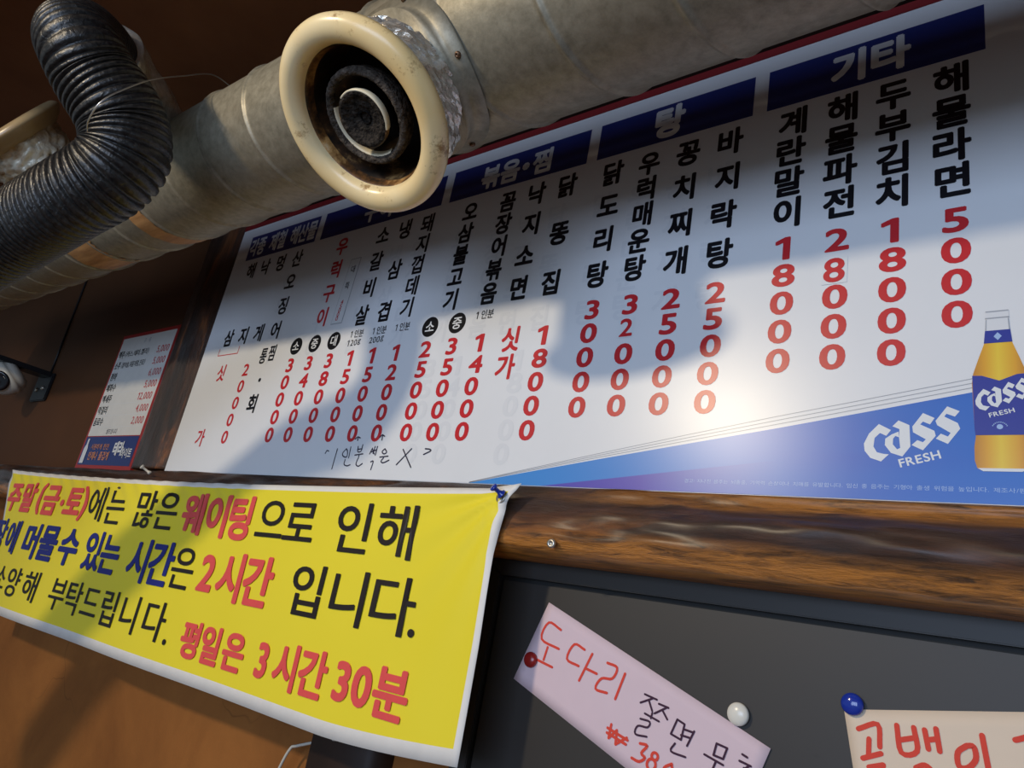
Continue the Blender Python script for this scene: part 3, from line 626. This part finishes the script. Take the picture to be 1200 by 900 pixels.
mesh_obj('foil_sleeve', V, Q, M['foil'], hs, True)['label'] = 'silver foil sleeve behind the hose'

# ------------------------------------------------------------------ drinks price poster
ps = empty('price_poster', 'small white drinks price poster with red border left of the post', 'poster')
PX0, PX1, PZ0, PZ1 = -0.885, -0.462, 1.728, 2.232
boxo('poster_sheet', PX0, PX1, -0.012, -0.0015, PZ0, PZ1, M['poster_red'], ps, 0.0005)
py = -0.0126
poly('poster_field', [(-0.872, 1.845), (-0.478, 1.845), (-0.478, 2.218), (-0.872, 2.218)], py, M['poster_white'], ps)
tt = Text(); tt.row('주류', -0.69, 2.196, -0.655, 2.196, 0.020, 0.9, 0.01); tt.build('poster_heading', M['ink_grey'], ps, py - .0005)
for i, (nm, pr) in enumerate([('맥주(카스,테라,켈리)', '5,000'), ('소주(참이슬,처음처럼,진로)', '5,000'), ('청하', '6,000'), ('매화수', '5,000'), ('백세주', '12,000'), ('막걸리', '4,000'), ('음료수', '2,000')]):
    z = 2.152 - i * 0.0425
    tt = Text(); h = 0.032
    if '(' in nm:
        a, b = nm.split('('); tt.line(a, -0.865, z, h, 0.8, 0.02); tt.line('(' + b, -0.812, z, h * 0.78, 1, 0.012, width=0.18)
    else: tt.line(nm, -0.865, z, h, 0.85, 0.02)
    tt.build('drink_name', M['ink_black'], ps, py - .0005)
    tt = Text(); tt.line(pr, -0.575 if len(pr) == 5 else -0.592, z, 0.036, 1.0, 0.004, width=0.085 if len(pr) == 5 else 0.10); tt.build('drink_price', M['ink_red'], ps, py - .0005)
    poly('rule_line', [(-0.865, z - 0.0215), (-0.485, z - 0.0215), (-0.485, z - 0.0205), (-0.865, z - 0.0205)], py - .0003, M['ghost'], ps)
tt = Text(); tt.line('셀프입니다', -0.735, 1.860, 0.020, 0.9, 0.0); tt.build('pen_note', M['pen'], ps, py - .0005)
ft = poly('footer_band', [(-0.872, 1.742), (-0.478, 1.742), (-0.478, 1.842), (-0.872, 1.842)], py, M['band_blue'], ps)
tt = Text(); tt.line('시원하게 한잔', -0.808, 1.806, 0.022, 0.9, 0.01, width=0.14); tt.line('언제나 즐겁게', -0.808, 1.774, 0.032, 0.9, 0.02, width=0.16); tt.build('footer_text', M['poster_orange'], ft, py - .001)
tt = Text(); tt.line('테라', -0.632, 1.800, 0.050, 0.8, 0.04); tt.line('하이트', -0.565, 1.785, 0.036, 0.75, 0.02); tt.build('footer_text', M['ink_white'], ft, py - .001)
poly('bottle_print', [(-0.862, 1.748), (-0.832, 1.748), (-0.832, 1.800), (-0.840, 1.815), (-0.840, 1.835), (-0.853, 1.835), (-0.853, 1.815), (-0.862, 1.800)], py - .001, M['ghost'], ft)

# ------------------------------------------------------------------ security camera
sc_ = empty('security_camera', 'white dome security camera on black wall bracket at far left', 'security camera')
bm = bmesh.new(); box(bm, -1.60, -1.44, -0.014, -0.0015, 2.005, 2.125, 0.004); br = bm_obj('bracket_plate', bm, M['black_plastic'], sc_)
for x, z in ((-1.555, 2.055), (-1.495, 2.060)):
    mesh_obj('bracket_screw', *lathe([(0.009, 0), (0.009, 0.003), (0.006, 0.006), (0, 0.006)], (x, -0.014, z), (0, -1, 0), 16), M['screw'], br, True)
bm = bmesh.new(); box(bm, -1.56, -1.46, -0.22, -0.012, 2.108, 2.128, 0.004); bm_obj('bracket_arm', bm, M['black_plastic'], sc_)
dc = Vector((-1.505, -0.150, 2.045))
ax = Vector((-0.30, -0.62, -0.72)).normalized()
SC = 0.84
pr = [(0.0001, -0.078), (0.050, -0.076), (0.066, -0.064), (0.074, -0.050), (0.077, -0.036), (0.083, -0.034), (0.084, -0.022)] + [(0.083 * math.cos(PI / 2 * k / 12), -0.018 + 0.085 * math.sin(PI / 2 * k / 12)) for k in range(13)]
mesh_obj('camera_housing', *lathe([(a * SC, b * SC) for a, b in pr], dc, ax, 48), M['white_plastic'], sc_, True)
la = Vector((0.80, -0.52, -0.30)).normalized()
mesh_obj('camera_lens', *lathe([(0.040, 0.0), (0.040, 0.018), (0.034, 0.022), (0.026, 0.018), (0.0001, 0.025)], dc + la * 0.046, la, 32), M['lens'], sc_, True)
V, Q = tube([(-1.50, -0.006, 2.12), (-1.508, -0.006, 2.25), (-1.515, -0.006, 2.40), (-1.525, -0.006, 2.60), (-1.54, -0.006, 2.94)], 0.004, 8)
tag(mesh_obj('camera_cable', V, Q, M['black_plastic'], None, True), 'thin black cable running up the wall from the security camera', 'cable')

# ------------------------------------------------------------------ yellow banner
bn = empty('notice_banner', 'yellow vinyl waiting-time banner with white hem pinned on the log beam', 'banner')
def interp(T, s):
    for (a, b), (c, d) in zip(T, T[1:]):
        if s >= a and s <= c: return b + (d - b) * (s - a) / (c - a)
    return T[0][1] if s < T[0][0] else T[-1][1]
# outline in banner units: u 0..1 along, v 0..1 from top to bottom
LX = [(0, -1.01), (0.1, -1.00), (0.55, -0.88), (1, -0.84)]
RX = [(0, 1.184), (0.035, 1.172), (0.075, 1.160), (0.27, 1.152), (0.6, 1.156), (1, 1.156)]
def ztop(u): return 1.683 + (1.698 - 1.683) * u - 0.016 * math.sin(PI * u) ** 0.7 + 0.006 * max(0, (u - 0.97) / 0.03)
def zbot(u): return 1.247 + 0.025 * u + 0.022 * max(0, (u - 0.85) / 0.15) ** 1.5
def by(x, z):
    """distance of the cloth from the wall: pinned to the beam on top, falling back toward the wall, with tension folds from the right pin"""
    v = (1.695 - z) / 0.43
    y = -0.150 + 0.002 * max(0, v) ** 1.5
    dx, dz = x - 1.165, z - 1.692; r = math.hypot(dx, dz); a = math.atan2(-dz, -dx)
    fold = 0.0 if r < 1e-6 else math.sin(a * 17.0) * 0.0045 * math.exp(-(r / 0.16)) * min(1, r / 0.03)
    fold += 0.003 * math.sin(x * 9 + z * 5) * min(1.0, max(0.0, v * 2))
    dx2 = x + 1.0; r2 = math.hypot(dx2, z - 1.68); fold += math.sin((x * 0.7 + z) * 110) * 0.0028 * math.exp(-max(0, 1.675 - z) / 0.045) * (1 if x < 0.45 else 0)
    return y - fold
US = [0, 0.0065] + [0.0065 + (0.9935 - 0.0065) * k / 200 for k in range(1, 200)] + [0.9935, 1.0]
VS = [0, 0.026] + [0.026 + (0.945 - 0.026) * k / 60 for k in range(1, 60)] + [0.945, 1.0]
V = []; Q = []; mi = []
for i, v in enumerate(VS):
    for j, u in enumerate(US):
        x = interp(LX, v) + (interp(RX, v) - interp(LX, v)) * u; z = ztop(u) + (zbot(u) - ztop(u)) * v
        V.append((x, by(x, z), z))
nu = len(US)
for i in range(len(VS) - 1):
    for j in range(nu - 1):
        Q.append((i * nu + j, (i + 1) * nu + j, (i + 1) * nu + j + 1, i * nu + j + 1))
        mi.append(1 if (i == 0 or i == len(VS) - 2 or j == 0 or j == nu - 2) else 0)
cl = mesh_obj('banner_cloth', V, Q, [M['yellow'], M['hem']], bn, True, mi)
sm = cl.modifiers.new('thick', 'SOLIDIFY'); sm.thickness = 0.0008; sm.offset = -1
ty = lambda x, z: by(x, z) - 0.0022
def run(st, pts, h, sx, bold, mat, rot=0.018, shear=0.0):
    tt = Text()
    for ch, (x, z) in zip(st, pts): tt.put(ch, x, z, h * 1.03, sx * 1.10, bold + 0.004, rot, shear)
    tt.build('banner_text', M[mat], bn, ty)
def lerp_pts(x0, z0, x1, z1, n): return [(x0 + (x1 - x0) * k / max(1, n - 1), z0 + (z1 - z0) * k / max(1, n - 1)) for k in range(n)]
run('주말(금·토)', [(-0.890, 1.594), (-0.765, 1.596), (-0.665, 1.597), (-0.585, 1.597), (-0.500, 1.592), (-0.425, 1.598), (-0.350, 1.597)], 0.096, 1.15, 0.035, 'ban_red')
run('에는', [(-0.268, 1.600), (-0.147, 1.597)], 0.100, 1.10, 0.004, 'ban_black')
run('많은', [(0.021, 1.600), (0.128, 1.602)], 0.100, 1.05, 0.004, 'ban_black')
run('웨이팅', [(0.250, 1.602), (0.352, 1.603), (0.446, 1.604)], 0.096, 1.03, 0.03, 'ban_red')
run('으로', [(0.562, 1.606), (0.660, 1.607)], 0.098, 1.02, 0.006, 'ban_black')
run('인해', [(0.818, 1.608), (0.930, 1.610)], 0.098, 1.08, 0.006, 'ban_black')
run('장에', [(-0.895, 1.470), (-0.776, 1.470)], 0.104, 1.05, 0.024, 'ban_blue')
run('머물수', [(-0.615, 1.470), (-0.491, 1.474), (-0.352, 1.476)], 0.104, 1.15, 0.032, 'ban_blue')
run('있는', [(-0.192, 1.478), (-0.086, 1.478)], 0.104, 1.05, 0.026, 'ban_blue')
run('시간', [(0.072, 1.478), (0.180, 1.480)], 0.104, 1.02, 0.024, 'ban_blue')
run('은', [(0.277, 1.481)], 0.100, 0.95, 0.004, 'ban_black')
run('2시간', [(0.378, 1.481), (0.468, 1.482), (0.572, 1.484)], 0.100, 1.02, 0.028, 'ban_red')
run('입니다', [(0.733, 1.486), (0.850, 1.488), (0.962, 1.490)], 0.098, 1.12, 0.006, 'ban_black')
run('.', [(1.014, 1.480)], 0.085, 1.0, 0.01, 'ban_black')
run('소', [(-0.745, 1.348)], 0.084, 1.05, 0.004, 'ban_black')
run('양해', [(-0.632, 1.347), (-0.500, 1.350)], 0.088, 1.25, 0.004, 'ban_black')
run('부탁드립니다', [(-0.317, 1.352), (-0.213, 1.354), (-0.108, 1.355), (0.002, 1.356), (0.112, 1.358), (0.232, 1.360)], 0.088, 1.12, 0.004, 'ban_black')
run('.', [(0.296, 1.350)], 0.080, 1.0, 0.01, 'ban_black')
run('평일은', [(0.390, 1.345), (0.468, 1.346), (0.554, 1.348)], 0.074, 1.02, 0.032, 'ban_red')
run('3시간', [(0.654, 1.350), (0.728, 1.352), (0.808, 1.354)], 0.080, 0.95, 0.028, 'ban_red')
run('30분', [(0.886, 1.357), (0.934, 1.358), (1.000, 1.360)], 0.080, 0.98, 0.028, 'ban_red')
mesh_obj('eyelet', *lathe([(0.0045, 0), (0.0085, 0.001), (0.0085, 0.0025), (0.0045, 0.002)], (1.149, by(1.149, 1.679) - 0.002, 1.679), (0, -1, 0), 24), M['screw'], bn, True)

# ------------------------------------------------------------------ pins, nails and screws
def pushpin(name, p, axis, mat, label):
    root = empty(name, label, 'push pin')
    mesh_obj('pin_head', *lathe([(0.0001, 0.0215), (0.0060, 0.0215), (0.0068, 0.0200), (0.0062, 0.0180), (0.0036, 0.0150), (0.0034, 0.0090), (0.0050, 0.0050), (0.0078, 0.0035), (0.0080, 0.0015), (0.0001, 0.0010)], p, axis, 28), mat, root, True)
    mesh_obj('pin_needle', *lathe([(0.0006, 0.0012), (0.0006, -0.010)], p, axis, 8), M['screw'], root, True)
pushpin('push_pin', (1.1535, by(1.155, 1.683) - 0.004, 1.683), (-0.35, -0.85, 0.42), M['magnet_blue'], 'blue push pin holding the right top corner of the yellow banner')
V, Q = lathe([(0.0001, 0.030), (0.006, 0.030), (0.006, 0.026), (0.003, 0.024), (0.003, 0.008), (0.005, 0.006), (0.005, 0.0), (0.0001, 0)], (-0.055, -0.135, 1.695), (-0.5, -0.75, 0.45), 20)
tag(mesh_obj('push_pin', V, Q, M['white_plastic'], None, True), 'small white push pin above the banner under the post', 'push pin')
sc2 = empty('wood_screw', 'pale screw head standing out of the log beam near the blackboard', 'screw')
mesh_obj('screw_head', *lathe([(0.0001, 0.0085), (0.0022, 0.0085), (0.0026, 0.0110), (0.0062, 0.0105), (0.0068, 0.0085), (0.0068, 0.006), (0.003, 0.003), (0.003, -0.01)], (1.254, -0.138, 1.618), (0.1, -0.95, -0.1), 20), M['screw'], sc2, True)

# ------------------------------------------------------------------ blackboard
bb = empty('blackboard', 'dark grey framed blackboard panel under the log beam', 'blackboard')
boxo('panel_field', 1.092, 2.5, -0.034, -0.001, 0.9, 1.5640, M['blackboard'], bb, 0.001)
boxo('panel_backing', 1.055, 2.5, -0.026, -0.0005, 0.9, 1.597, M['groove'], bb)
def rail(name, pts, mat):
    V = [(x, -0.0005, z) for x, z in pts] + [(x, -0.040, z) for x, z in pts]; n = len(pts)
    bm = bmesh.new(); vs = [bm.verts.new(v) for v in V]
    bm.faces.new(vs[:n]); bm.faces.new(list(reversed(vs[n:])))
    for k in range(n): bm.faces.new((vs[k], vs[n + k], vs[n + (k + 1) % n], vs[(k + 1) % n]))
    bmesh.ops.recalc_face_normals(bm, faces=bm.faces)
    bmesh.ops.bevel(bm, geom=list(bm.edges), offset=0.0015, segments=2, affect='EDGES')
    return bm_obj(name, bm, mat, bb)
rail('frame_rail', [(1.0525, 1.598), (2.5, 1.598), (2.5, 1.5715), (1.0865, 1.5715)], M['blackboard'])
rail('frame_rail', [(1.052, 1.597), (1.086, 1.571), (1.086, 0.9), (1.052, 0.9)], M['blackboard'])

# ------------------------------------------------------------------ paper notes with magnets
def note(name, label, origin, ang, L, H, paper, y=-0.0352, curl=0.004):
    root = empty(name, label, 'paper note'); c, s = math.cos(ang), math.sin(ang)
    tf = lambda a, b: (origin[0] + a * c - b * s, origin[1] + a * s + b * c)
    V = []; Q = []; n = 24
    for j in range(9):
        for i in range(n + 1):
            a = L * i / n; b = -H * j / 8; x, z = tf(a, b); V.append((x, y - 0.0015 - curl * 0.25 * (math.sin(PI * j / 8) * 0.3), z))
    for j in range(8):
        for i in range(n): Q.append((j * (n + 1) + i, (j + 1) * (n + 1) + i, (j + 1) * (n + 1) + i + 1, j * (n + 1) + i + 1))
    sh = mesh_obj('paper_sheet', V, Q, paper, root, True)
    sm = sh.modifiers.new('thick', 'SOLIDIFY'); sm.thickness = 0.0004; sm.offset = -1
    return root, tf
n1, tf1 = note('menu_note', 'pink handwritten paper strip tilted on the blackboard between red and white magnets', (1.1922, 1.5393), math.radians(-19.73), 0.381, 0.1305, M['pink_paper'])
NY = -0.0352 - 0.0024
RED1 = [[(0.0415, -0.0253), (0.016, -0.0264), (0.0166, -0.0538), (0.0521, -0.0511)], [(0.0329, -0.059), (0.0357, -0.0783)], [(0.0200, -0.0850), (0.0548, -0.0798)], [(0.0929, -0.0296), (0.0735, -0.0317), (0.0722, -0.0561), (0.0951, -0.0547)],
        [(0.1075, -0.0284), (0.1058, -0.0717)], [(0.1076, -0.0514), (0.1272, -0.0485)], [(0.1358, -0.0265), (0.1527, -0.0244), (0.1528, -0.0411), (0.1373, -0.0501), (0.1353, -0.0671), (0.1542, -0.0626)], [(0.1676, -0.0251), (0.1697, -0.0624)],
        [(0.180, -0.0945), (0.1845, -0.112)], [(0.1845, -0.112), (0.191, -0.0965)], [(0.191, -0.0965), (0.1975, -0.113)], [(0.1975, -0.113), (0.2085, -0.0965)], [(0.177, -0.1015), (0.211, -0.0985)], [(0.179, -0.1075), (0.211, -0.1045)],
        [(0.2289, -0.0915), (0.2394, -0.0882), (0.2359, -0.1009), (0.2431, -0.1031), (0.2376, -0.1119), (0.2264, -0.1141)], [(0.2545 + 0.0045 * math.sin(k * PI / 6), -0.0935 + 0.0045 * math.cos(k * PI / 6)) for k in range(13)], [(0.2545 + 0.0062 * math.sin(k * PI / 6), -0.1050 + 0.0068 * math.cos(k * PI / 6)) for k in range(13)],
        [(0.279, -0.088), (0.272, -0.098), (0.276, -0.108), (0.284, -0.098), (0.279, -0.088)]]
DRK1 = [[(0.2067, -0.0329), (0.2256, -0.0297)], [(0.2200, -0.0310), (0.2059, -0.0459)], [(0.2160, -0.0370), (0.2259, -0.0461)], [(0.2304, -0.0328), (0.2448, -0.0299)], [(0.2430, -0.0305), (0.2303, -0.0469)], [(0.2383, -0.037), (0.2497, -0.0436)], [(0.2179, -0.0546), (0.2403, -0.0523)], [(0.2272, -0.0480), (0.2284, -0.0551)],
        [(0.2152, -0.0640), (0.2289, -0.0601), (0.2292, -0.0680), (0.216, -0.0740), (0.2173, -0.085), (0.2334, -0.0789)], [(0.2622, -0.0358), (0.262, -0.0565)], [(0.262, -0.0565), (0.2774, -0.0551)], [(0.2774, -0.0551), (0.2735, -0.0356)], [(0.2735, -0.0356), (0.2622, -0.0358)],
        [(0.2887, -0.0361), (0.2877, -0.0569)], [(0.2746, -0.0417), (0.2885, -0.0379)], [(0.2749, -0.05), (0.288, -0.046)], [(0.2721, -0.0636), (0.2713, -0.075), (0.2915, -0.0701)], [(0.3206, -0.0323), (0.3347, -0.0297)], [(0.3347, -0.0297), (0.3353, -0.0438)], [(0.3353, -0.0438), (0.3227, -0.0467)], [(0.3227, -0.0467), (0.3206, -0.0323)],
        [(0.312, -0.0527), (0.3382, -0.05)], [(0.3285, -0.0516), (0.3286, -0.0629)], [(0.354, -0.0251), (0.3606, -0.0249)], [(0.3539, -0.0338), (0.3685, -0.0314)], [(0.3670, -0.0318), (0.3585, -0.046)], [(0.3620, -0.0380), (0.3700, -0.0450)]]
strokes(RED1, 0.0038, NY, 'red_writing', M['marker_red'], n1, tf1, 4)
strokes(DRK1, 0.0028, NY, 'dark_writing', M['marker_dark'], n1, tf1, 4)
n2, tf2 = note('menu_note', 'cream handwritten paper note under the blue magnet at lower right', (1.6330, 1.4729), math.radians(11.0), 0.32, 0.13, M['cream_paper'])
RED2 = [[(1.6493, 1.4552), (1.6695, 1.4645), (1.6722, 1.4413)], [(1.6608, 1.447), (1.6607, 1.4291)], [(1.6548, 1.4253), (1.6735, 1.4346)], [(1.6614, 1.4176), (1.676, 1.4235)], [(1.676, 1.4235), (1.674, 1.412)], [(1.6892, 1.4677), (1.694, 1.4407), (1.7096, 1.4456), (1.7062, 1.4691)], [(1.6917, 1.4529), (1.7074, 1.4589)],
        [(1.7169, 1.4691), (1.7206, 1.4505)], [(1.7279, 1.4727), (1.7314, 1.4508)], [(1.7195, 1.4594), (1.7293, 1.4628)], [(1.7567, 1.4624), (1.7483, 1.4537), (1.7492, 1.4406), (1.7574, 1.4409), (1.7647, 1.451), (1.7629, 1.4627), (1.7567, 1.4624)], [(1.7707, 1.4756), (1.7756, 1.445)],
        [(1.7086, 1.4287), (1.7173, 1.4335), (1.724, 1.428), (1.716, 1.420), (1.7086, 1.4287)], [(1.800, 1.478), (1.815, 1.484), (1.812, 1.468)], [(1.825, 1.480), (1.826, 1.455)]]
strokes(RED2, 0.0056, NY, 'red_writing', M['marker_red'], n2, None, 4)
def magnet(label, x, z, r, mat, y=NY):
    root = empty('round_magnet', label, 'magnet', 'dome magnets on the blackboard')
    pr = [(0.0001, 0.0), (r * 0.97, 0.0), (r, 0.001), (r, 0.003)] + [(r * math.cos(PI / 2 * k / 12), 0.003 + r * 0.52 * math.sin(PI / 2 * k / 12)) for k in range(1, 13)]
    mesh_obj('magnet_dome', *lathe(pr, (x, y + 0.0005, z), (0, -1, 0), 40), mat, root, True)
magnet('red dome magnet on the left edge of the pink note', 1.1765, 1.4495, 0.0118, M['magnet_red'])
magnet('white dome magnet on the upper edge of the pink note', 1.5085, 1.4410, 0.0140, M['magnet_white'])
magnet('blue dome magnet on the corner of the cream note', 1.6425, 1.4805, 0.0125, M['magnet_blue'])

# ------------------------------------------------------------------ tie wire on the hose, white cable below the banner
wp = catmull([(0.7545, -0.761, 2.0576), (0.7786, -0.771, 2.0646), (0.8033, -0.7708, 2.0889), (0.7989, -0.747, 2.1326), (0.7535, -0.7078, 2.1985), (0.6562, -0.6393, 2.3012), (0.604, -0.5753, 2.3774), (0.594, -0.52, 2.3860)], 10)
V, Q = tube(wp, 0.0011, 6)
tag(mesh_obj('tie_wire', V, Q, M['wire'], None, True), 'thin silver wire looped round the black hose to the duct', 'wire')
V, Q = tube(catmull([(0.60, -0.035, 1.05), (0.637, -0.035, 1.160), (0.655, -0.035, 1.198), (0.672, -0.035, 1.207), (0.745, -0.035, 1.233), (0.82, -0.066, 1.252), (0.90, -0.066, 1.262)], 8), 0.0028, 8)
tag(mesh_obj('white_cable', V, Q, M['white_plastic'], None, True), 'thin white cable coming out under the bottom hem of the banner', 'cable')
